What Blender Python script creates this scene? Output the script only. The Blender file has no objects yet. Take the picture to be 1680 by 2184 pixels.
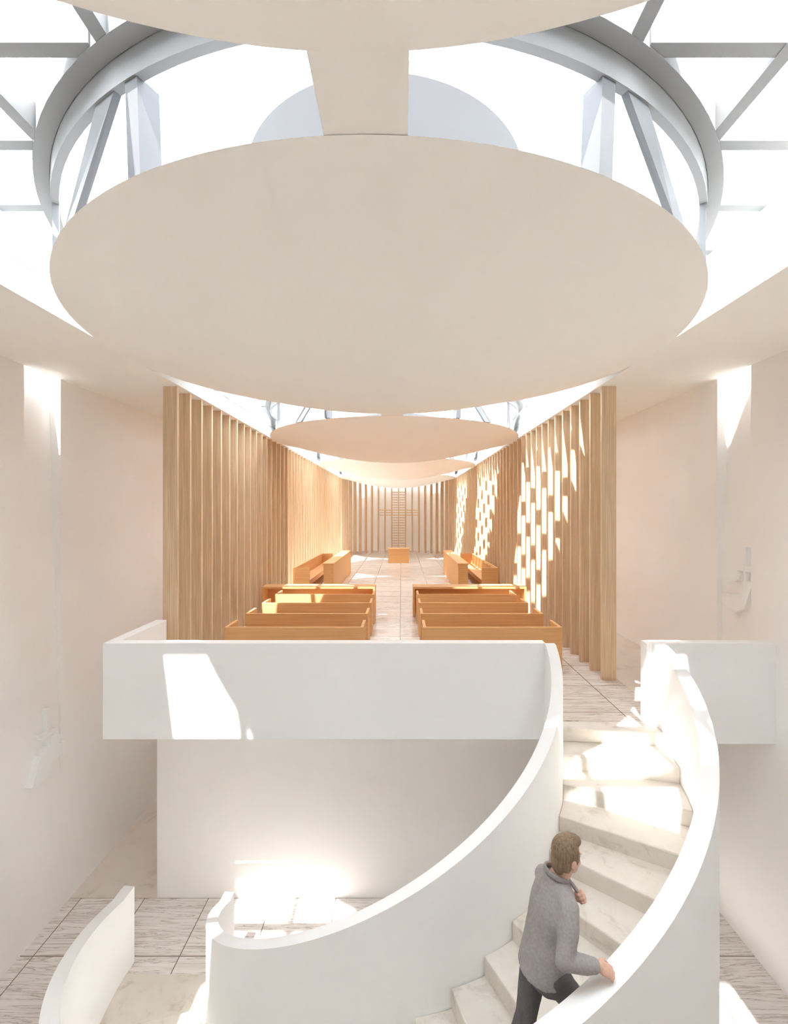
import bpy, bmesh, math, random
from mathutils import Vector, Matrix, Euler
random.seed(7)
SC = bpy.context.scene
COL = SC.collection
PI = math.pi
U = 0.8              # metres per drawing unit
CH = 7.1             # eye height above the lower floor, in units
CX = 0.225           # the camera stands a little right of the hall's axis


def W(x, y, z):      # drawing units (z relative to eye level) -> metres
    return Vector((x * U, y * U, (z + CH) * U))


# ------------------------------------------------------------------ camera
cam_d = bpy.data.cameras.new('camera')
cam = bpy.data.objects.new('camera', cam_d)
COL.objects.link(cam)
cam.location = W(CX, 0, 0)
cam.rotation_euler = (PI / 2, 0, 0)
cam_d.sensor_fit = 'VERTICAL'
cam_d.sensor_height = 36.0
cam_d.lens = 990.0 / 2184.0 * 36.0
cam_d.shift_x = -16.0 / 2184.0
cam_d.clip_start = 0.05
cam_d.clip_end = 500
SC.camera = cam

# ------------------------------------------------------------------ colour management, sampling quality
SC.view_settings.view_transform = 'Standard'
SC.view_settings.look = 'None'
SC.view_settings.gamma = 1.0
SC.view_settings.use_curve_mapping = False
SC.view_settings.exposure = 2.05
SC.cycles.use_denoising = True
SC.cycles.max_bounces = 16
SC.cycles.diffuse_bounces = 16
SC.cycles.transmission_bounces = 2
SC.cycles.caustics_reflective = False
SC.cycles.caustics_refractive = False
SC.cycles.use_adaptive_sampling = True
SC.cycles.adaptive_threshold = 0.15
SC.cycles.adaptive_min_samples = 16
SC.cycles.glossy_bounces = 4
SC.cycles.sample_clamp_indirect = 8.0

# ------------------------------------------------------------------ sky and sun
SKY = 4.0
SUN = 4.6
SUN_DIR = Vector((0.125, 0.52, -1.0))
world = bpy.data.worlds.new('sky')
SC.world = world
world.use_nodes = True
nt = world.node_tree
nt.nodes.clear()
wo = nt.nodes.new('ShaderNodeOutputWorld')
bg = nt.nodes.new('ShaderNodeBackground')
tc = nt.nodes.new('ShaderNodeTexCoord')
nz = nt.nodes.new('ShaderNodeTexNoise')
nz.inputs['Scale'].default_value = 3.0
nz.inputs['Detail'].default_value = 5.0
rp = nt.nodes.new('ShaderNodeValToRGB')
rp.color_ramp.elements[0].position = 0.34
rp.color_ramp.elements[0].color = (0.22, 0.25, 0.28, 1)
rp.color_ramp.elements[1].position = 0.56
rp.color_ramp.elements[1].color = (0.92, 0.975, 1.03, 1)
nt.links.new(tc.outputs['Generated'], nz.inputs['Vector'])
nt.links.new(nz.outputs['Fac'], rp.inputs['Fac'])
nt.links.new(rp.outputs['Color'], bg.inputs['Color'])
bg.inputs['Strength'].default_value = SKY
nt.links.new(bg.outputs['Background'], wo.inputs['Surface'])

sun_d = bpy.data.lights.new('sun', 'SUN')
sun_d.energy = SUN
sun_d.angle = math.radians(0.6)
sun_d.color = (1.0, 0.985, 0.955)
sun = bpy.data.objects.new('sun', sun_d)
COL.objects.link(sun)
sun.location = W(-5, -10, 20)
sun.rotation_euler = SUN_DIR.to_track_quat('-Z', 'Y').to_euler()


# ------------------------------------------------------------------ materials
def mat_base(name, rough=0.8, spec=0.3):
    m = bpy.data.materials.new(name)
    m.use_nodes = True
    b = m.node_tree.nodes['Principled BSDF']
    b.inputs['Roughness'].default_value = rough
    b.inputs['Specular IOR Level'].default_value = spec
    return m, m.node_tree, b


def ramp(nt, stops):
    r = nt.nodes.new('ShaderNodeValToRGB')
    el = r.color_ramp.elements
    while len(el) < len(stops):
        el.new(0.5)
    for e, (p, c) in zip(el, stops):
        e.position = p
        e.color = (*c, 1)
    return r


def mat_plaster(name, col, rough=0.85):
    m, nt, b = mat_base(name, rough, 0.2)
    tc = nt.nodes.new('ShaderNodeTexCoord')
    n = nt.nodes.new('ShaderNodeTexNoise')
    n.inputs['Scale'].default_value = 1.3
    n.inputs['Detail'].default_value = 3
    r = ramp(nt, [(0.3, tuple(c * 0.985 for c in col)), (0.7, col)])
    nt.links.new(tc.outputs['Object'], n.inputs['Vector'])
    nt.links.new(n.outputs['Fac'], r.inputs['Fac'])
    nt.links.new(r.outputs['Color'], b.inputs['Base Color'])
    return m


def mat_wood(name, dark, light, rough=0.55, axis='Z', scale=1.0, spec=0.3):
    m, nt, b = mat_base(name, rough, spec)
    tc = nt.nodes.new('ShaderNodeTexCoord')
    oi = nt.nodes.new('ShaderNodeObjectInfo')
    ad = nt.nodes.new('ShaderNodeVectorMath')
    ad.operation = 'ADD'
    cmb = nt.nodes.new('ShaderNodeCombineXYZ')
    mul = nt.nodes.new('ShaderNodeMath')
    mul.operation = 'MULTIPLY'
    mul.inputs[1].default_value = 37.0
    nt.links.new(oi.outputs['Random'], mul.inputs[0])
    for k in ('X', 'Y', 'Z'):
        nt.links.new(mul.outputs[0], cmb.inputs[k])
    nt.links.new(tc.outputs['Object'], ad.inputs[0])
    nt.links.new(cmb.outputs[0], ad.inputs[1])
    mp = nt.nodes.new('ShaderNodeMapping')
    s = {'Z': (42, 42, 1.1), 'X': (1.1, 42, 42), 'Y': (42, 1.1, 42)}[axis]
    mp.inputs['Scale'].default_value = tuple(v * scale for v in s)
    nt.links.new(ad.outputs[0], mp.inputs['Vector'])
    n = nt.nodes.new('ShaderNodeTexNoise')
    n.inputs['Scale'].default_value = 1.0
    n.inputs['Detail'].default_value = 6
    n.inputs['Roughness'].default_value = 0.65
    n.inputs['Distortion'].default_value = 0.4
    nt.links.new(mp.outputs['Vector'], n.inputs['Vector'])
    r = ramp(nt, [(0.32, dark), (0.68, light)])
    nt.links.new(n.outputs['Fac'], r.inputs['Fac'])
    nt.links.new(r.outputs['Color'], b.inputs['Base Color'])
    return m


def mat_marble(name, base, vein, joint, tw, th, ox, oy, rough=0.35):
    m, nt, b = mat_base(name, rough, 0.35)
    tc = nt.nodes.new('ShaderNodeTexCoord')
    mp = nt.nodes.new('ShaderNodeMapping')
    mp.inputs['Location'].default_value = (-ox, -oy, 0)
    nt.links.new(tc.outputs['Object'], mp.inputs['Vector'])
    br = nt.nodes.new('ShaderNodeTexBrick')
    br.offset = 0.0
    br.squash = 1.0
    br.inputs['Scale'].default_value = 1.0
    br.inputs['Brick Width'].default_value = tw
    br.inputs['Row Height'].default_value = th
    br.inputs['Mortar Size'].default_value = 0.006
    br.inputs['Mortar Smooth'].default_value = 0.1
    br.inputs['Bias'].default_value = 0.0
    br.inputs['Color1'].default_value = (0, 0, 0, 1)
    br.inputs['Color2'].default_value = (1, 1, 1, 1)
    br.inputs['Mortar'].default_value = (0.5, 0.5, 0.5, 1)
    nt.links.new(mp.outputs['Vector'], br.inputs['Vector'])
    # veins run mostly across, bent differently from tile to tile
    off = nt.nodes.new('ShaderNodeVectorMath')
    off.operation = 'MULTIPLY_ADD'
    off.inputs[1].default_value = (9, 9, 9)
    nt.links.new(br.outputs['Color'], off.inputs[0])
    nt.links.new(mp.outputs['Vector'], off.inputs[2])
    mp2 = nt.nodes.new('ShaderNodeMapping')
    mp2.inputs['Scale'].default_value = (0.6, 11.0, 1)
    mp2.inputs['Rotation'].default_value = (0, 0, 0.06)
    nt.links.new(off.outputs[0], mp2.inputs['Vector'])
    n = nt.nodes.new('ShaderNodeTexNoise')
    n.inputs['Scale'].default_value = 1.6
    n.inputs['Detail'].default_value = 7
    n.inputs['Roughness'].default_value = 0.62
    n.inputs['Distortion'].default_value = 1.1
    nt.links.new(mp2.outputs['Vector'], n.inputs['Vector'])
    mid = tuple(0.8 * a + 0.2 * c for a, c in zip(base, vein))
    r = ramp(nt, [(0.40, base), (0.475, mid), (0.497, vein), (0.52, mid), (0.60, base)])
    nt.links.new(n.outputs['Fac'], r.inputs['Fac'])
    mx = nt.nodes.new('ShaderNodeMix')
    mx.data_type = 'RGBA'
    mx.inputs['B'].default_value = (*joint, 1)
    nt.links.new(br.outputs['Fac'], mx.inputs['Factor'])
    nt.links.new(r.outputs['Color'], mx.inputs['A'])
    nt.links.new(mx.outputs['Result'], b.inputs['Base Color'])
    return m


def mat_stone(name, a, c, scale=5.0, rough=0.6):
    m, nt, b = mat_base(name, rough, 0.3)
    tc = nt.nodes.new('ShaderNodeTexCoord')
    n = nt.nodes.new('ShaderNodeTexNoise')
    n.inputs['Scale'].default_value = scale
    n.inputs['Detail'].default_value = 8
    n.inputs['Roughness'].default_value = 0.65
    n.inputs['Distortion'].default_value = 0.6
    nt.links.new(tc.outputs['Object'], n.inputs['Vector'])
    mid = tuple(0.75 * x + 0.25 * y for x, y in zip(c, a))
    r = ramp(nt, [(0.34, a), (0.44, mid), (0.65, c)])
    nt.links.new(n.outputs['Fac'], r.inputs['Fac'])
    nt.links.new(r.outputs['Color'], b.inputs['Base Color'])
    return m


def mat_plain(name, col, rough=0.7, spec=0.2):
    m, nt, b = mat_base(name, rough, spec)
    tc = nt.nodes.new('ShaderNodeTexCoord')
    n = nt.nodes.new('ShaderNodeTexNoise')
    n.inputs['Scale'].default_value = 60
    n.inputs['Detail'].default_value = 3
    r = ramp(nt, [(0.3, tuple(c * 0.88 for c in col)), (0.7, tuple(min(1, c * 1.06) for c in col))])
    nt.links.new(tc.outputs['Object'], n.inputs['Vector'])
    nt.links.new(n.outputs['Fac'], r.inputs['Fac'])
    nt.links.new(r.outputs['Color'], b.inputs['Base Color'])
    return m


M_WALL = mat_plaster('warm_white_plaster', (0.90, 0.888, 0.876))
M_CEIL = mat_plaster('ceiling_plaster', (0.93, 0.922, 0.88))
M_WHITE = mat_plaster('white_render', (0.885, 0.892, 0.892))
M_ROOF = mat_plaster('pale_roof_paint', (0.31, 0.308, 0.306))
M_STRUT = mat_plaster('shaded_strut_paint', (0.20, 0.202, 0.208), 0.5)  # roof paint darkened so the sunlit slanted struts read as shaded
M_POST = mat_plaster('shaded_post_paint', (0.135, 0.137, 0.144), 0.5)  # darker still: shade put into the colour of the upright struts
M_TOP = mat_plaster('bounce_cutting_grey', (0.23, 0.23, 0.235))  # added grey: disc tops bounce less light up, cap washes out less
M_FIN = mat_wood('oak_fin', (0.56, 0.40, 0.245), (0.78, 0.61, 0.42))
M_PEW = mat_wood('honey_oak_pew', (0.62, 0.335, 0.14), (0.72, 0.43, 0.195), axis='X', scale=0.6)
M_TILE = mat_marble('veined_marble_tile', (0.82, 0.78, 0.75), (0.40, 0.34, 0.30), (0.16, 0.11, 0.07),
                    1.17 * U, 1.12 * U, 0.19 * U, 8.54 * U)
M_NAVE = mat_marble('veined_marble_nave_tile', (0.74, 0.69, 0.64), (0.30, 0.24, 0.195), (0.12, 0.085, 0.055),
                    1.17 * U, 1.12 * U, 0.19 * U, 7.35 * U, rough=0.22)
M_STONE = mat_stone('beige_stair_stone', (0.58, 0.53, 0.47), (0.72, 0.675, 0.615))
M_PLAIN = mat_stone('plain_pale_stone', (0.62, 0.56, 0.50), (0.73, 0.68, 0.62), 2.0)
M_SKIN = mat_plain('skin', (0.66, 0.42, 0.31), 0.55, 0.35)
M_HAIR = mat_wood('brown_hair', (0.12, 0.08, 0.05), (0.30, 0.21, 0.135), scale=3.0)
M_SHIRT = mat_plain('grey_cotton', (0.34, 0.315, 0.31), 0.9, 0.1)
M_TROU = mat_plain('dark_denim', (0.13, 0.12, 0.125), 0.9, 0.1)
M_SHOE = mat_plain('brown_leather', (0.07, 0.05, 0.04), 0.5, 0.3)
M_EYE = mat_plain('eye_white', (0.8, 0.78, 0.75), 0.3, 0.5)


# ------------------------------------------------------------------ mesh helpers
class MB:
    """collects geometry in drawing units, links it as one mesh object"""
    def __init__(self):
        self.v = []
        self.f = []

    def add(self, vs, fs):
        o = len(self.v)
        self.v += [tuple(p) for p in vs]
        self.f += [tuple(i + o for i in f) for f in fs]
        return self

    def box(self, x0, x1, y0, y1, z0, z1):
        vs = [(x, y, z) for z in (z0, z1) for y in (y0, y1) for x in (x0, x1)]
        return self.add(vs, [(0, 2, 3, 1), (4, 5, 7, 6), (0, 1, 5, 4), (2, 6, 7, 3), (0, 4, 6, 2), (1, 3, 7, 5)])

    def prism(self, a, b):
        """two matching loops joined to a closed solid"""
        n = len(a)
        fs = [tuple(range(n))[::-1], tuple(range(n, 2 * n))]
        fs += [(i, (i + 1) % n, n + (i + 1) % n, n + i) for i in range(n)]
        return self.add(list(a) + list(b), fs)

    def sector(self, cx, cy, r0, r1, p0, p1, z0, z1, n=1, side=-1):
        """curved wall; p in degrees from +X, side=-1 turns towards the camera, z0/z1 may be functions of p"""
        g0 = z0 if callable(z0) else (lambda p: z0)
        g1 = z1 if callable(z1) else (lambda p: z1)
        vs, fs = [], []
        for k in range(n + 1):
            p = p0 + (p1 - p0) * k / n
            c, s = math.cos(math.radians(p)), side * math.sin(math.radians(p))
            for r, z in ((r0, g0(p)), (r1, g0(p)), (r1, g1(p)), (r0, g1(p))):
                vs.append((cx + r * c, cy + r * s, z))
        for k in range(n):
            a, b = 4 * k, 4 * k + 4
            for i in range(4):
                j = (i + 1) % 4
                fs.append((a + i, a + j, b + j, b + i))
        fs.append((0, 3, 2, 1))
        e = 4 * n
        fs.append((e, e + 1, e + 2, e + 3))
        return self.add(vs, fs)

    def build(self, name, m, parent=None, origin=(0, 0, 0), smooth=False, bevel=0.0):
        ow = W(*origin)
        me = bpy.data.meshes.new(name)
        me.from_pydata([W(*p) - ow for p in self.v], [], self.f)
        bm = bmesh.new()
        bm.from_mesh(me)
        bmesh.ops.recalc_face_normals(bm, faces=bm.faces)
        bm.to_mesh(me)
        bm.free()
        me.materials.append(m)
        if smooth:
            me.shade_smooth()
            me.set_sharp_from_angle(angle=math.radians(32))
        o = bpy.data.objects.new(name, me)
        COL.objects.link(o)
        if parent:
            o.parent = parent
            o.location = ow - parent_world(parent)
        else:
            o.location = ow
        if bevel:
            md = o.modifiers.new('bevel', 'BEVEL')
            md.width = bevel
            md.segments = 2
            md.limit_method = 'ANGLE'
        return o


def parent_world(p):
    v = Vector((0, 0, 0))
    while p:
        v += p.location
        p = p.parent
    return v


def tag(o, label, cat, group=None):
    o['label'] = label
    o['category'] = cat
    if group:
        o['group'] = group
    return o


def struct(o, label=None):
    o['kind'] = 'structure'
    if label:
        o['label'] = label
    return o


def thing(name, label, cat, loc, group=None):
    o = bpy.data.objects.new(name, None)
    COL.objects.link(o)
    o.location = W(*loc)
    o.empty_display_size = 0.2
    return tag(o, label, cat, group)


def copy_tree(o, parent=None):
    c = o.copy()
    COL.objects.link(c)
    if parent:
        c.parent = parent
    for ch in list(o.children):
        copy_tree(ch, c)
    return c


ONES = ['', 'first', 'second', 'third', 'fourth', 'fifth', 'sixth', 'seventh', 'eighth', 'ninth', 'tenth', 'eleventh',
        'twelfth', 'thirteenth', 'fourteenth', 'fifteenth', 'sixteenth', 'seventeenth', 'eighteenth', 'nineteenth']
TENS = {2: ('twentieth', 'twenty'), 3: ('thirtieth', 'thirty'), 4: ('fortieth', 'forty'), 5: ('fiftieth', 'fifty')}


def nth(n):
    if n < 20:
        return ONES[n]
    t, u = divmod(n, 10)
    return TENS[t][0] if u == 0 else TENS[t][1] + '-' + ONES[u]


# ------------------------------------------------------------------ dimensions (drawing units, z from the eye)
H = 2.372            # ceiling soffit
RB, RT = 3.30, 3.58  # roof beams, bottom and top
LF = -7.1            # lower floor
NF = -3.17           # nave floor
NB = -3.43           # underside of the balcony slab
R = 4.0              # half width of the nave, radius of the discs
XW = 5.87            # outer walls
YB = -6.0            # back wall
D = [-1.604 + 8.52 * k for k in range(5)]
YA = D[4]            # centre of the apse
RA = XW              # apse outer radius
PT = -1.98           # balcony parapet top
YP = 7.0             # balcony front
SY = 7.05            # centre of the stair

# ------------------------------------------------------------------ floors
struct(MB().box(-XW, XW, YB, 8.54, LF - 0.3, LF).build('floor', M_TILE))
struct(MB().box(-XW, XW, 8.54, 17.0, LF - 0.3, LF).build('floor_passage', M_PLAIN))
nave = MB().box(-4.28, 4.32, 7.18, YA, NB, NF).box(2.55, 3.98, 7.05, 7.18, NB, NF)
nave.sector(0, YA, 0.0, RA, 0, 180, NB, NF, 48, side=1)
struct(nave.build('floor_nave', M_NAVE))
struct(MB().box(4.32, XW, 7.18, YA, NB, NF).build('floor_aisle', M_PLAIN))

# ------------------------------------------------------------------ walls
struct(MB().box(-4.27, XW, 8.54, 8.75, LF, NB).build('wall_lower', M_WALL))
struct(MB().box(-4.27, -4.05, 8.75, 17.0, LF, NB).build('wall_passage', M_WALL))
struct(MB().box(-XW, -4.29, 17.0, 17.3, LF, H).build('wall_passage_end', M_WALL))
NY0, NY1 = 7.5, 8.30
for sgn, nm in ((-1, 'left'), (1, 'right')):
    a, b = (-XW - 0.5, -XW) if sgn < 0 else (XW, XW + 0.5)
    w = MB().box(a, b, YB, NY0, LF, H + 0.2).box(a, b, NY1, YA, LF, H + 0.2)
    zl, zt = -4.86, H + 0.2
    out = sgn * (XW + 0.5)
    dt = sgn * (XW + 0.215)
    prof = [(sgn * XW, LF), (out, LF), (out, zt), (dt, zt), (sgn * XW, zl)]
    w.prism([(x, NY0, z) for x, z in prof], [(x, NY1, z) for x, z in prof])
    struct(w.build('wall_' + nm, M_WALL))
struct(MB().box(-XW - 0.5, XW + 0.5, YB - 0.4, YB, LF, RT).build('wall_back', M_WALL))
struct(MB().sector(0, YA, RA, RA + 0.4, 0, 180, NF, H + 0.2, 64, side=1).build('wall_apse', M_WALL, smooth=True))

# ------------------------------------------------------------------ ceiling soffits and the skylight upstands over them
for sgn, nm in ((-1, 'left'), (1, 'right')):
    xs = sorted((sgn * 3.95, sgn * XW))
    struct(MB().box(xs[0], xs[1], YB, YA, H, H + 0.2).build('ceiling' if sgn < 0 else 'ceiling_right', M_CEIL))
    xs = sorted((sgn * 4.17, sgn * 4.4))
    struct(MB().box(xs[0], xs[1], YB, YA, H + 0.2, RT).build('wall_skylight_' + nm, M_WHITE))
    xs = sorted((sgn * 4.13, sgn * 4.17))
    struct(MB().box(xs[0], xs[1], YB, YA, 2.86, 2.885).build('trim_skylight_' + nm, M_ROOF))
ap = MB().sector(0, YA, 4.4, 5.35, 0, 180, H, H + 0.2, 64, side=1)
for p0, p1 in ((0, 54), (61, 119), (126, 180)):
    ap.sector(0, YA, 5.35, RA if p0 != 61 else 5.60, p0, p1, H, H + 0.2, 24, side=1)  # middle slit added out of sight to light the apse wall
ap.sector(0, YA, 3.95, 4.4, 0, 180, H, H + 0.2, 64, side=1)
struct(ap.build('ceiling_apse', M_CEIL))
struct(MB().box(-4.4, 4.4, YB, -2.5, RT, RT + 0.2).build('ceiling_light_block', M_CEIL))  # added roof out of view, darkens the area near the camera
struct(MB().sector(0, YA, 4.17, 4.4, 0, 180, H + 0.2, RT, 48, side=1).build('wall_skylight_apse', M_WHITE, smooth=True))

# ------------------------------------------------------------------ balcony parapets
pr = thing('balcony_parapet', 'long white balcony parapet in front of the pews, returning at its left end', 'parapet', (-0.9, YP, NB))
MB().box(-4.28, 2.40, YP, YP + 0.18, NB, PT).build('front_panel', M_WHITE, pr, (-0.9, YP, NB), bevel=0.004)
MB().box(-4.28, -4.09, YP + 0.18, 8.53, NB, PT).build('return_panel', M_WHITE, pr, (-4.2, 7.9, NB), bevel=0.004)
MB().box(-4.09, 2.40, YP + 0.18, 8.53, NB - 0.02, NB).build('soffit', M_WHITE, pr, (-0.9, 7.9, NB))
o = MB().box(3.92, XW, YP, YP + 0.18, NB - 0.07, PT).build('balcony_parapet', M_WHITE, None, (4.9, YP, NB), bevel=0.004)
tag(o, 'short white parapet between the stair wall and the right-hand wall', 'parapet')

# ------------------------------------------------------------------ curved stair
RI, RO = 2.53, 4.0
st = thing('curved_staircase', 'white half-round staircase of stone steps curving down from the balcony', 'staircase', (0, SY, LF))
RISE = 3.93 / 20


def rail_top(p):
    q = min(max((p - 3.0) / 177.0, 0.0), 1.0)
    return PT - 3.93 * q


MB().sector(0, SY, RO, RO + 0.17, 0.5, 184, LF, rail_top, 96).build('outer_balustrade', M_WHITE, st, (0, SY, LF), smooth=True)
MB().sector(0, SY, RI - 0.15, RI, 1.0, 184, LF, rail_top, 96).build('inner_balustrade', M_WHITE, st, (0, SY, LF), smooth=True)
MB().sector(0, SY, RI, RO, 0.2, 5.4, NF - 0.2, NF, 4).build('landing_step', M_STONE, st, (0, SY, LF), bevel=0.012)
MB().sector(0, SY, RI, RO, 166.5, 181.2, LF, LF + 0.012, 6).build('foot_slab', M_STONE, st, (0, SY, LF))
for i in range(19):
    p0 = 5 + 8.5 * i
    z = NF - RISE * (i + 1)
    MB().sector(0, SY, RI, RO, p0 - 0.3, p0 + 8.5 + 0.45, z - 0.24, z, 6).build('tread', M_STONE, st, (0, SY, LF), bevel=0.012)

# ------------------------------------------------------------------ saucer ceiling discs with their glass drums' frames
SAG, PEXP = 0.69, 1.2
TH = 0.02


def saucer_mesh(cy):
    n, k = 160, 18
    vs, fs = [], []
    vs.append((0, cy, H - SAG))
    for j in range(1, k + 1):
        r = R * math.sin(0.5 * PI * j / k)
        z = H - SAG * max(0.0, 1 - (r / R) ** 2) ** PEXP
        for i in range(n):
            a = 2 * PI * i / n
            vs.append((r * math.cos(a), cy + r * math.sin(a), z))
    for i in range(n):
        fs.append((0, 1 + (i + 1) % n, 1 + i))
    for j in range(k - 1):
        a, b = 1 + j * n, 1 + (j + 1) * n
        for i in range(n):
            i2 = (i + 1) % n
            fs.append((a + i, a + i2, b + i2, b + i))
    a = 1 + (k - 1) * n
    b = len(vs)
    for i in range(n):
        t = 2 * PI * i / n
        vs.append(((R - 0.08) * math.cos(t), cy + (R - 0.08) * math.sin(t), H + TH))
    for i in range(n):
        i2 = (i + 1) % n
        fs.append((a + i, a + i2, b + i2, b + i))
    fs.append(tuple(range(b, b + n)))
    m = MB()
    m.add(vs, fs)
    return m


def strut(m, cy, t0, b0, w, z0, z1, dep=0.075):
    """bar on the drum from angle b0 at the disc up to t0 at the header, w degrees wide"""
    q = []
    for r in (R - dep, R - 0.02):
        for a, z in ((b0 - w / 2, z0), (b0 + w / 2, z0), (t0 + w / 2, z1), (t0 - w / 2, z1)):
            a = math.radians(a)
            q.append((r * math.cos(a), cy + r * math.sin(a), z))
    m.prism(q[:4], q[4:])


DL = ['foremost saucer ceiling disc, cut off by the top of the picture',
      'largest whole white saucer ceiling disc, hanging over the stair',
      'second whole saucer ceiling disc, over the near pews',
      'third whole saucer ceiling disc, over the choir stalls',
      'farthest saucer ceiling disc, in front of the apse cross']
for k, cy in enumerate(D):
    dk = thing('ceiling_disc', DL[k], 'ceiling disc', (0, cy, H), 'saucer ceiling discs')
    og = (0, cy, H)
    sa = saucer_mesh(cy).build('saucer', M_CEIL, dk, og, smooth=True)
    sa.data.materials.append(M_TOP)
    for pf in sa.data.polygons:
        if pf.normal.z > 0.9:
            pf.material_index = 1
    if k:
        y0, y1 = D[k - 1] + 3.90, cy - 3.90
        MB().box(-0.265, 0.265, y0, y1, H + 0.004, H + 0.30).build('bridge', M_CEIL, dk, (0, (y0 + y1) / 2, H))
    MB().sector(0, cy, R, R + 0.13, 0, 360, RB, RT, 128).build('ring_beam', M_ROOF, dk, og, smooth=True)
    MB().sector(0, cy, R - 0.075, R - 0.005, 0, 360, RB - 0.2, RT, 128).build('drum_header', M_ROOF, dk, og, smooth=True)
    MB().sector(0, cy, R - 0.075, R - 0.02, 1, 179, H + TH, RB - 0.19, 48, side=1).build('sun_block_wall', M_ROOF, dk, og, smooth=True)  # added unseen wall, stops sun crossing the drum's far half
    for base in (-90,):
        for s in (-1, 1):
            for t, b, w in ((25.5, 25.0, 1.9), (30.0, 39.5, 3.6), (56, 56, 1.5)):
                m = MB()
                strut(m, cy, base + s * t, base + s * b, w, H + TH, RB - 0.19, 0.20 if t == 25.5 else 0.075)
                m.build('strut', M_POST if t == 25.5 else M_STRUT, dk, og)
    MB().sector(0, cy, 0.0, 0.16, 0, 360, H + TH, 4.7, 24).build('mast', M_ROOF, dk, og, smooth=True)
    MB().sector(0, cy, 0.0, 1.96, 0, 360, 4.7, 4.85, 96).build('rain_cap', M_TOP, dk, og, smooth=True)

# ------------------------------------------------------------------ roof lattices between the drums
BW = 0.055
GL = ['pale roof lattice of beams at the top corners of the picture',
      'roof lattice between the two nearest whole discs',
      'roof lattice over the middle of the nave',
      'roof lattice over the choir stalls',
      'far roof lattice behind the last disc']
for k in range(5):
    y_lo = D[k]
    y_hi = D[k + 1] if k < 4 else YA + 4.2
    rl = thing('roof_lattice', GL[k], 'roof beams', (0, (D[k] + 4.26), RB), 'roof lattices')
    og = (0, D[k] + 4.26, RB)
    j0 = math.ceil((y_lo - 3.33) / 0.865)
    j1 = math.floor((y_hi - 3.33) / 0.865)
    for j in range(j0, j1 + 1):
        y = 3.33 + 0.865 * j
        near = min(D, key=lambda c: abs(c - y))
        q = 4.10 ** 2 - (y - near) ** 2
        lim = 4.17 if y < YA else math.sqrt(max(0.0, 4.17 ** 2 - (y - YA) ** 2))
        if q <= 0:
            if lim > 0.3:
                MB().box(-lim, lim, y - BW, y + BW, RB + 0.012, RT - 0.02).build('cross_beam', M_ROOF, rl, (0, y, RB))
        else:
            x = math.sqrt(q)
            if lim - x > 0.1:
                for s in (-1, 1):
                    xs = sorted((s * x, s * lim))
                    MB().box(xs[0], xs[1], y - BW, y + BW, RB + 0.012, RT - 0.02).build('cross_beam', M_ROOF, rl, (s * (x + lim) / 2, y, RB))
    if k < 4:
        for xb in (-3.0, -1.87, 1.87, 3.0):
            e = math.sqrt(4.1 ** 2 - xb ** 2)
            MB().box(xb - BW, xb + BW, D[k] + e, D[k + 1] - e, RB + 0.006, RT - 0.03).build('long_beam', M_ROOF, rl, (xb, D[k] + 4.26, RB))

# ------------------------------------------------------------------ oak fins: side screens and apse
FD, FT = 0.135, 0.035
ZM = (NF + H) / 2


def fin_mesh():
    return MB().box(-FD, FD, -FT, FT, NF, H)


proto = fin_mesh().build('timber_fin', M_FIN, None, (0, 0, NF), bevel=0.003)
first = True


def place_fin(x, y, rz, label, group):
    global first
    o = proto if first else proto.copy()
    if not first:
        COL.objects.link(o)
    first = False
    o.location = W(x, y, NF)
    o.rotation_euler = (0, 0, rz)
    tag(o, label, 'timber fin', group)


NFIN = 45
for side, s in (('left', -1), ('right', 1)):
    for i in range(NFIN):
        y = 8.78 + 0.53 * i
        if i == 0:
            lab = 'foremost tall oak fin of the %s screen, beside the balcony' % side
        else:
            lab = 'tall oak fin, %s from the balcony in the %s screen' % (nth(i + 1), side)
        place_fin(s * (R + FD), y, 0.0, lab, 'oak fins of the %s screen' % side)
for i in range(23):
    p = math.radians(7.5 * (i + 1))
    rr = R + FD
    if i == 11:
        lab = 'middle oak fin of the curved apse screen, behind the cross'
    elif i < 11:
        lab = 'oak fin of the curved apse screen, %s right of the middle one' % nth(11 - i)
    else:
        lab = 'oak fin of the curved apse screen, %s left of the middle one' % nth(i - 11)
    place_fin(rr * math.cos(p), YA + rr * math.sin(p), p, lab, 'oak fins of the apse screen')

# ------------------------------------------------------------------ cross of bars
cr = thing('apse_cross', 'tall cross of short oak bars fixed between the fins behind the altar', 'cross', (0, YA + 4.0, NF))
og = (0, YA + 4.0, NF)


def bar(nm, x0, x1, z):
    yb = YA + math.sqrt(max(0.1, 4.04 ** 2 - (max(abs(x0), abs(x1))) ** 2))
    MB().box(x0, x1, yb - 0.02, yb + 0.1, z - 0.03, z + 0.03).build(nm, M_FIN, cr, ((x0 + x1) / 2, yb, z))


for i in range(22):
    z = 1.55 - 0.2 * i
    bar('bar', -0.50, -0.04, z)
    bar('bar', 0.04, 0.50, z)
for i in range(3):
    z = 0.15 - 0.2 * i
    for x0, x1 in ((-1.58, -1.10), (-1.03, -0.58), (0.58, 1.03), (1.10, 1.58)):
        bar('arm_bar', x0, x1, z)

# ------------------------------------------------------------------ altar
al = thing('altar', 'plain honey oak altar block on the axis before the apse', 'altar', (0.05, 29.2, NF))
MB().box(-0.60, 0.70, 28.86, 29.66, NF, NF + 0.82).build('body', M_PEW, al, (0.05, 29.2, NF), bevel=0.006)
MB().box(-0.63, 0.73, 28.80, 29.72, NF + 0.82, NF + 0.90).build('table_top', M_PEW, al, (0.05, 29.2, NF), bevel=0.006)

# ------------------------------------------------------------------ pews
PH = 0.85


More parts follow.
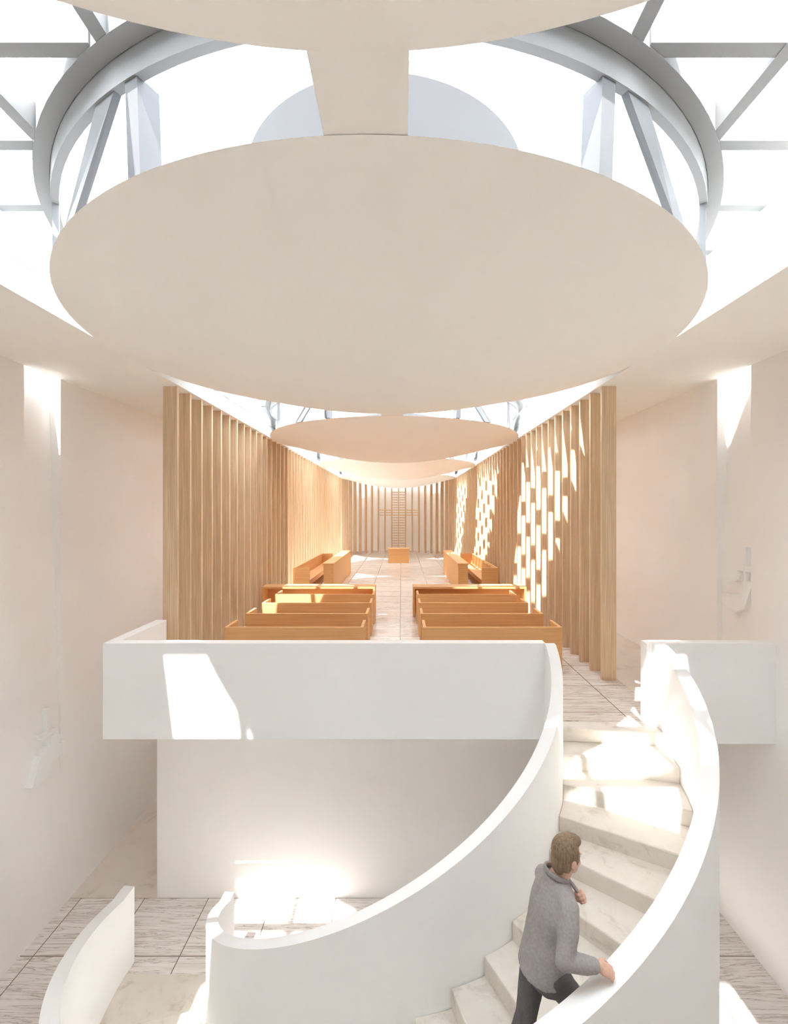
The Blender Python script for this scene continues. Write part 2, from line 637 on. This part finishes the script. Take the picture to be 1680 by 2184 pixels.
def make_pew(label, s):
    """s=+1: the aisle lies on the right of this pew"""
    w = 1.40
    t = thing('pew', label, 'pew', (0, 0, NF), 'oak pews')
    og = (0, 0, NF)
    MB().box(-w, w, 0, 0.05, NF, NF + PH).build('back_panel', M_PEW, t, og, bevel=0.003)
    for e in (-1, 1):
        xs = sorted((e * w, e * (w - 0.06)))
        MB().box(xs[0], xs[1], 0.05, 0.64, NF, NF + PH).build('end_panel', M_PEW, t, (e * w, 0.3, NF), bevel=0.003)
    MB().box(-w + 0.06, w - 0.06, 0.05, 0.50, NF + 0.40, NF + 0.46).build('seat', M_PEW, t, (0, 0.3, NF + 0.4), bevel=0.003)
    MB().box(-w + 0.06, w - 0.06, 0.38, 0.43, NF, NF + 0.40).build('seat_riser', M_PEW, t, (0, 0.4, NF))
    return t


def place_tree(t, x, y):
    t.location = W(x, y, NF)


POS = ['nearest pew', 'second pew from the balcony', 'third pew from the balcony', 'fourth pew from the balcony']
p0 = None
for s, side in ((-1, 'left'), (1, 'right')):
    for i in range(4):
        lab = '%s in the block %s of the aisle, honey oak' % (POS[i], side)
        if p0 is None:
            p0 = make_pew(lab, 1)
            t = p0
        else:
            t = copy_tree(p0)
            tag(t, lab, 'pew', 'oak pews')
        place_tree(t, s * 2.0 + (0.06 if s > 0 else 0.06), 9.34 + 1.25 * i)

# ------------------------------------------------------------------ kneeler screens closing each pew block
for s, side in ((-1, 'left'), (1, 'right')):
    t = thing('kneeler_screen', 'honey oak book-rest screen in front of the %s pew block' % side, 'screen', (s * 2.28, 14.2, NF), 'book-rest screens')
    og = (s * 2.28, 14.2, NF)
    x0, x1 = sorted((s * 0.57, s * 3.98))
    MB().box(x0, x1, 13.95, 14.5, NF + 0.86, NF + 0.92).build('book_rest', M_PEW, t, og, bevel=0.003)
    MB().box(x0 + 0.06, x1 - 0.06, 14.40, 14.46, NF, NF + 0.86).build('panel', M_PEW, t, og)
    for a in (x0, x1 - 0.06):
        MB().box(a, a + 0.06, 13.95, 14.5, NF, NF + 0.86).build('end_panel', M_PEW, t, (a, 14.2, NF), bevel=0.003)

# ------------------------------------------------------------------ choir stalls: desk and bench on each side
for s, side in ((-1, 'left'), (1, 'right')):
    t = thing('choir_desk', 'long honey oak choir desk along the %s side of the chancel' % side, 'desk', (s * 2.62, 21.1, NF), 'choir desks')
    og = (s * 2.62, 21.1, NF)
    a, b = sorted((s * 2.42, s * 2.50))
    MB().box(a, b, 18.0, 24.3, NF, NF + 1.12).build('front_panel', M_PEW, t, og, bevel=0.003)
    for y in (18.0, 24.22):
        a, b = sorted((s * 2.50, s * 2.80))
        MB().box(a, b, y, y + 0.08, NF, NF + 1.12).build('end_panel', M_PEW, t, (s * 2.65, y, NF), bevel=0.003)
    a, b = sorted((s * 2.40, s * 2.84))
    MB().box(a, b, 17.98, 24.32, NF + 1.12, NF + 1.18).build('desk_top', M_PEW, t, og, bevel=0.003)
    t = thing('choir_bench', 'high-backed honey oak choir bench against the %s fins' % side, 'bench', (s * 3.66, 21.1, NF), 'choir benches')
    og = (s * 3.66, 21.1, NF)
    a, b = sorted((s * 3.90, s * 3.98))
    MB().box(a, b, 18.0, 24.3, NF, NF + 1.0).build('back_panel', M_PEW, t, og, bevel=0.003)
    for y in (18.0, 24.22):
        a, b = sorted((s * 3.34, s * 3.90))
        MB().box(a, b, y, y + 0.08, NF, NF + 1.0).build('end_panel', M_PEW, t, (s * 3.6, y, NF), bevel=0.003)
    a, b = sorted((s * 3.36, s * 3.90))
    MB().box(a, b, 18.08, 24.22, NF + 0.42, NF + 0.50).build('seat', M_PEW, t, (s * 3.63, 21.1, NF), bevel=0.003)
    a, b = sorted((s * 3.42, s * 3.48))
    MB().box(a, b, 18.08, 24.22, NF + 0.26, NF + 0.42).build('seat_rail', M_PEW, t, (s * 3.63, 21.1, NF))
    if s > 0:
        for q in range(3):
            y = 18.35 + 0.75 * q
            MB().box(3.84, 3.90, y, y + 0.62, NF + 0.5, NF + 0.97).build('back_cushion', M_PEW, t, (3.87, y, NF + 0.5), bevel=0.01)

# ------------------------------------------------------------------ white wall reliefs in the niches
def niche_x(s, z):
    q = max(0.0, (z + 4.86) / (H + 0.2 + 4.86))
    return s * (XW + 0.215 * q)


def relief_piece(nm, poly, s, parent, og, depth, back=0.03):
    a = [(niche_x(s, z) + s * back, y, z) for y, z in poly]
    b = [(niche_x(s, z) - s * depth, y, z) for y, z in poly]
    return MB().prism(a, b).build(nm, M_WHITE, parent, og, bevel=0.004)


def oval(y, z, ry, rz, n=28):
    return [(y + ry * math.cos(2 * PI * i / n), z + rz * math.sin(2 * PI * i / n)) for i in range(n)]


og = (-XW, 7.95, -4.0)
t = thing('wall_relief', 'white relief of a robed figure and cross low on the left wall', 'relief', og, 'white wall reliefs')
relief_piece('cross_upright', [(7.922, -3.37), (7.990, -3.37), (7.990, -4.0), (7.922, -4.0)], -1, t, og, 0.09)
relief_piece('cross_arm', [(7.774, -3.75), (8.112, -3.766), (8.135, -3.845), (7.809, -3.842)], -1, t, og, 0.09)
relief_piece('head', oval(8.075, -3.962, 0.105, 0.118), -1, t, og, 0.12)
relief_piece('robe', [(7.943, -3.991), (8.158, -4.053), (8.304, -4.092), (8.304, -4.265), (7.936, -4.274),
                      (7.907, -4.472), (7.619, -4.541), (7.527, -4.487), (7.733, -4.062)], -1, t, og, 0.12)
og = (XW + 0.1, 7.8, -1.2)
t = thing('wall_relief', 'white relief of a robed figure and cross on the right wall niche', 'relief', og, 'white wall reliefs')
relief_piece('cross_upright', [(7.701, -0.573), (7.655, -0.573), (7.655, -1.17), (7.701, -1.17)], 1, t, og, 0.09)
relief_piece('cross_arm', [(7.847, -0.915), (7.507, -0.884), (7.519, -0.985), (7.854, -0.986)], 1, t, og, 0.09)
relief_piece('head', oval(7.913, -1.075, 0.125, 0.105), 1, t, og, 0.09)
relief_piece('robe', [(8.206, -1.41), (7.822, -1.401), (7.695, -1.221), (7.689, -1.608), (7.847, -1.684), (8.206, -1.598)], 1, t, og, 0.09)
relief_piece('robe_fold', [(7.658, -1.164), (7.548, -1.12), (7.466, -1.153), (7.621, -1.566), (7.67, -1.623)], 1, t, og, 0.11)


# ------------------------------------------------------------------ the man on the stair (metres, facing +Y, z from his rear foot)
class Flesh:
    def __init__(self):
        self.bm = bmesh.new()

    def ball(self, c, r, rot=None, seg=20):
        if not hasattr(r, '__len__'):
            r = (r, r, r)
        mt = Matrix.Translation(c) @ (rot.to_4x4() if rot else Matrix.Identity(4)) @ Matrix.Diagonal((*r, 1))
        bmesh.ops.create_uvsphere(self.bm, u_segments=seg, v_segments=seg // 2 + 2, radius=1.0, matrix=mt)
        return self

    def cone(self, a, b, ra, rb, seg=20):
        a, b = Vector(a), Vector(b)
        d = b - a
        if d.length < 1e-6:
            return self
        q = d.to_track_quat('Z', 'Y').to_matrix().to_4x4()
        mt = Matrix.Translation((a + b) / 2) @ q
        bmesh.ops.create_cone(self.bm, cap_ends=True, segments=seg, radius1=ra, radius2=rb, depth=d.length, matrix=mt)
        return self

    def chain(self, pts, seg=20):
        for (p, r) in pts:
            self.ball(p, r, seg=seg)
        for (p, r), (q, s) in zip(pts, pts[1:]):
            self.cone(p, q, r, s, seg)
        return self

    def loft(self, rings, n=40):
        """rings of (centre, rx, ry)"""
        loops = []
        for c, rx, ry in rings:
            c = Vector(c)
            loops.append([self.bm.verts.new(c + Vector((rx * math.cos(2 * PI * i / n), ry * math.sin(2 * PI * i / n), 0))) for i in range(n)])
        for l0, l1 in zip(loops, loops[1:]):
            for i in range(n):
                j = (i + 1) % n
                self.bm.faces.new((l0[i], l0[j], l1[j], l1[i]))
        self.bm.faces.new(loops[0][::-1])
        self.bm.faces.new(loops[-1])
        return self

    def hand(self, wrist, d, nrm, thumb, curl, sc=1.0):
        d = Vector(d).normalized()
        nrm = Vector(nrm)
        nrm = (nrm - d * nrm.dot(d)).normalized()
        s = d.cross(nrm) * thumb          # towards the thumb
        wrist = Vector(wrist)
        rot = Matrix((s, d, nrm)).transposed()
        self.cone(wrist - d * 0.03, wrist + d * 0.02, 0.027 * sc, 0.028 * sc)
        self.ball(wrist + d * 0.05 * sc, (0.041 * sc, 0.055 * sc, 0.019 * sc), rot)
        for off, ln, r in ((0.031, 0.070, 0.0092), (0.0105, 0.080, 0.0096), (-0.0105, 0.074, 0.0092), (-0.031, 0.058, 0.0082)):
            p = wrist + (d * (0.092 - abs(off - 0.005) * 0.25) + s * off) * sc
            ang = 0.0
            pts = [(p - d * 0.02 * sc, r * sc)]
            pts.append((p, r * sc))
            for k, frac in enumerate((0.45, 0.31, 0.24)):
                ang += curl * (0.8, 1.0, 0.7)[k]
                dv = d * math.cos(ang) + nrm * math.sin(ang) + s * off * 1.2
                p = p + dv.normalized() * ln * frac * sc
                pts.append((p, r * sc * (0.97, 0.9, 0.8)[k]))
            self.chain(pts, 12)
        b0 = wrist + (d * 0.022 + s * 0.026) * sc
        b1 = b0 + (d * 0.030 + s * 0.026 + nrm * 0.012) * sc
        b2 = b1 + (d * 0.032 + s * 0.006 + nrm * (0.010 + 0.012 * curl)) * sc
        b3 = b2 + (d * 0.022 - s * 0.004 + nrm * 0.012 * curl) * sc
        self.chain([(b0, 0.015 * sc), (b1, 0.0115 * sc), (b2, 0.0102 * sc), (b3, 0.0085 * sc)], 12)
        return self

    def build(self, name, m, parent, voxel, smooth=3, fac=0.5, wrinkle=0.0, wscale=0.1):
        me = bpy.data.meshes.new(name)
        bmesh.ops.recalc_face_normals(self.bm, faces=self.bm.faces)
        self.bm.to_mesh(me)
        self.bm.free()
        me.materials.append(m)
        me.shade_smooth()
        o = bpy.data.objects.new(name, me)
        COL.objects.link(o)
        if parent:
            o.parent = parent
        md = o.modifiers.new('union', 'REMESH')
        md.mode = 'VOXEL'
        md.voxel_size = voxel
        md.use_smooth_shade = True
        if smooth:
            sm = o.modifiers.new('soften', 'SMOOTH')
            sm.factor = fac
            sm.iterations = smooth
        if wrinkle:
            tx = bpy.data.textures.new(name + '_folds', 'CLOUDS')
            tx.noise_scale = wscale
            dm = o.modifiers.new('folds', 'DISPLACE')
            dm.texture = tx
            dm.texture_coords = 'LOCAL'
            dm.strength = wrinkle
            dm.mid_level = 0.5
        return o


# pose
HEAD = Vector((0.03, 0.155, 1.66))
HROT = Euler((math.radians(-9), 0, math.radians(10))).to_matrix()


def hp(x, y, z):
    return HEAD + HROT @ Vector((x, y, z))


SHR, ELR, WRR = (0.160, 0.085, 1.405), (0.268, -0.02, 1.185), (0.318, 0.185, 1.150)
SHL, ELL, WRL = (-0.150, 0.085, 1.395), (-0.205, 0.17, 1.16), (-0.035, 0.275, 1.285)
HIPR, KNR, ANR = (0.095, 0.01, 0.93), (0.105, 0.29, 0.52), (0.105, 0.27, 0.085)
HIPL, KNL, ANL = (-0.095, -0.01, 0.93), (-0.10, -0.09, 0.45), (-0.105, -0.30, -0.04)

f = Flesh()
f.loft([((0, 0.0, 0.84), 0.13, 0.09), ((0, 0.0, 0.98), 0.155, 0.105), ((0, 0.03, 1.14), 0.135, 0.095), ((0, 0.06, 1.30), 0.165, 0.105),
        ((0, 0.08, 1.42), 0.15, 0.085), ((0, 0.09, 1.48), 0.07, 0.065), ((0, 0.10, 1.52), 0.057, 0.06)])
f.chain([((0, 0.095, 1.47), 0.062), (hp(0, -0.01, -0.09), 0.056), (hp(0, -0.01, -0.02), 0.056)])
f.ball(hp(0, -0.012, 0.035), (0.077, 0.098, 0.098), HROT)
f.ball(hp(0, 0.025, -0.035), (0.064, 0.078, 0.088), HROT)
f.ball(hp(0, 0.050, -0.088), (0.045, 0.048, 0.034), HROT)
f.ball(hp(0, 0.082, -0.102), (0.022, 0.020, 0.020), HROT)
f.chain([(hp(0, 0.088, 0.012), 0.011), (hp(0, 0.108, -0.026), 0.0135), (hp(0, 0.098, -0.036), 0.013)], 12)
for e in (-1, 1):
    f.ball(hp(e * 0.012, 0.096, -0.034), 0.009)
    f.ball(hp(e * 0.030, 0.081, 0.022), (0.024, 0.013, 0.009), HROT)
    f.ball(hp(e * 0.079, -0.008, -0.022), (0.010, 0.024, 0.034), HROT)
    f.ball(hp(e * 0.045, 0.062, -0.028), (0.020, 0.022, 0.018), HROT)
f.ball(hp(0, 0.096, -0.064), (0.024, 0.009, 0.006), HROT)
f.ball(hp(0, 0.094, -0.075), (0.021, 0.009, 0.006), HROT)
for sh, el, wr in ((SHR, ELR, WRR), (SHL, ELL, WRL)):
    f.chain([(sh, 0.055), (el, 0.041), (wr, 0.027)])
for hi, kn, an in ((HIPR, KNR, ANR), (HIPL, KNL, ANL)):
    f.chain([(hi, 0.085), (kn, 0.055), (an, 0.038)])
f.chain([(ANR, 0.038), ((0.108, 0.40, 0.045), 0.034)])
f.chain([(ANL, 0.038), ((-0.108, -0.20, -0.13), 0.032)])
f.hand(WRR, (0.18, 0.85, -0.40), (-0.55, -0.25, -0.8), 1, 0.50)
f.hand(WRL, (0.72, 0.18, 0.66), (0.15, -1.0, 0.05), -1, 1.15)
man = f.build('person', M_SKIN, None, 0.0062, 2)
tag(man, 'brown-haired man in grey shirt walking up the curved stair, hand over the wall', 'person')

f = Flesh()
f.ball(hp(0, -0.024, 0.040), (0.0865, 0.100, 0.100), HROT)
f.ball(hp(0, 0.020, 0.098), (0.066, 0.074, 0.038), HROT)
f.ball(hp(0, -0.062, -0.020), (0.072, 0.052, 0.080), HROT)
f.ball(hp(0.0, -0.070, -0.075), (0.052, 0.030, 0.040), HROT)
for e in (-1, 1):
    f.ball(hp(e * 0.070, 0.012, 0.020), (0.015, 0.034, 0.058), HROT)
    f.ball(hp(e * 0.060, -0.045, -0.030), (0.020, 0.032, 0.050), HROT)
f.build('hair', M_HAIR, man, 0.006, 2, wrinkle=0.006, wscale=0.03)
for e in (-1, 1):
    f = Flesh()
    f.ball(hp(e * 0.031, 0.082, 0.002), 0.0125)
    o = f.build('eye', M_EYE, man, 0.003, 0)

f = Flesh()
f.loft([((0, -0.015, 0.89), 0.185, 0.158), ((0, -0.01, 0.95), 0.180, 0.152), ((0, 0.005, 1.04), 0.174, 0.142), ((0, 0.035, 1.18), 0.172, 0.134),
        ((0, 0.06, 1.32), 0.188, 0.134), ((0, 0.08, 1.41), 0.172, 0.112), ((0, 0.09, 1.475), 0.105, 0.088), ((0, 0.098, 1.515), 0.074, 0.075)])
f.chain([(SHR, 0.070), ((0.222, 0.035, 1.29), 0.066), (ELR, 0.060), ((0.300, 0.11, 1.162), 0.052), ((0.312, 0.16, 1.155), 0.043)])
f.chain([(SHL, 0.066), (ELL, 0.060), ((-0.085, 0.25, 1.26), 0.047)])
f.chain([(SHR, 0.066), ((0.07, 0.088, 1.452), 0.062), ((-0.07, 0.088, 1.452), 0.062), (SHL, 0.064)])
shirt = f.build('shirt', M_SHIRT, man, 0.009, 4, wrinkle=0.016, wscale=0.13)
f = Flesh()
cl = [(Vector((0.0 + 0.078 * math.cos(a), 0.096 + 0.080 * math.sin(a), 1.505 + 0.030 * -math.sin(a) + 0.012)), 0.011)
      for a in [math.radians(d) for d in range(75, 466, 18)]]
f.chain(cl, 12)
f.chain([(p + Vector((0, 0, 0.018)) * 1.0, r) for p, r in cl[4:-4]], 12)
for e in (-1, 1):
    f.chain([(Vector((e * 0.05, 0.16, 1.495)), 0.013), (Vector((e * 0.075, 0.205, 1.43)), 0.012), (Vector((e * 0.03, 0.20, 1.45)), 0.012)], 12)
f.build('collar', M_SHIRT, shirt, 0.006, 2)
f = Flesh()
f.loft([((0, -0.0, 0.82), 0.165, 0.120), ((0, 0.0, 0.90), 0.172, 0.125), ((0, 0.0, 1.02), 0.160, 0.118)])
for hi, kn, an in ((HIPR, KNR, ANR), (HIPL, KNL, ANL)):
    f.chain([(hi, 0.098), (kn, 0.074), (an, 0.060)])
f.build('trousers', M_TROU, man, 0.010, 4, wrinkle=0.010, wscale=0.08)
for an, toe in ((ANR, (0.108, 0.43, 0.045)), (ANL, (-0.108, -0.18, -0.13))):
    an = Vector(an)
    toe = Vector(toe)
    f = Flesh()
    d = (toe - an)
    f.chain([(an + Vector((0, -0.03, -0.045)), 0.046), (an + d * 0.55 + Vector((0, 0, -0.01)), 0.046), (toe, 0.040)])
    f.build('shoe', M_SHOE, man, 0.008, 3)

MAN_P = (1.34, 3.62)      # drawing units, plan position
MAN_Z = NF - RISE * 7     # tread under the rear foot
man.location = W(MAN_P[0], MAN_P[1], MAN_Z)
man.rotation_euler = (0, 0, math.radians(-76))
man.scale = (0.90, 0.90, 0.90)
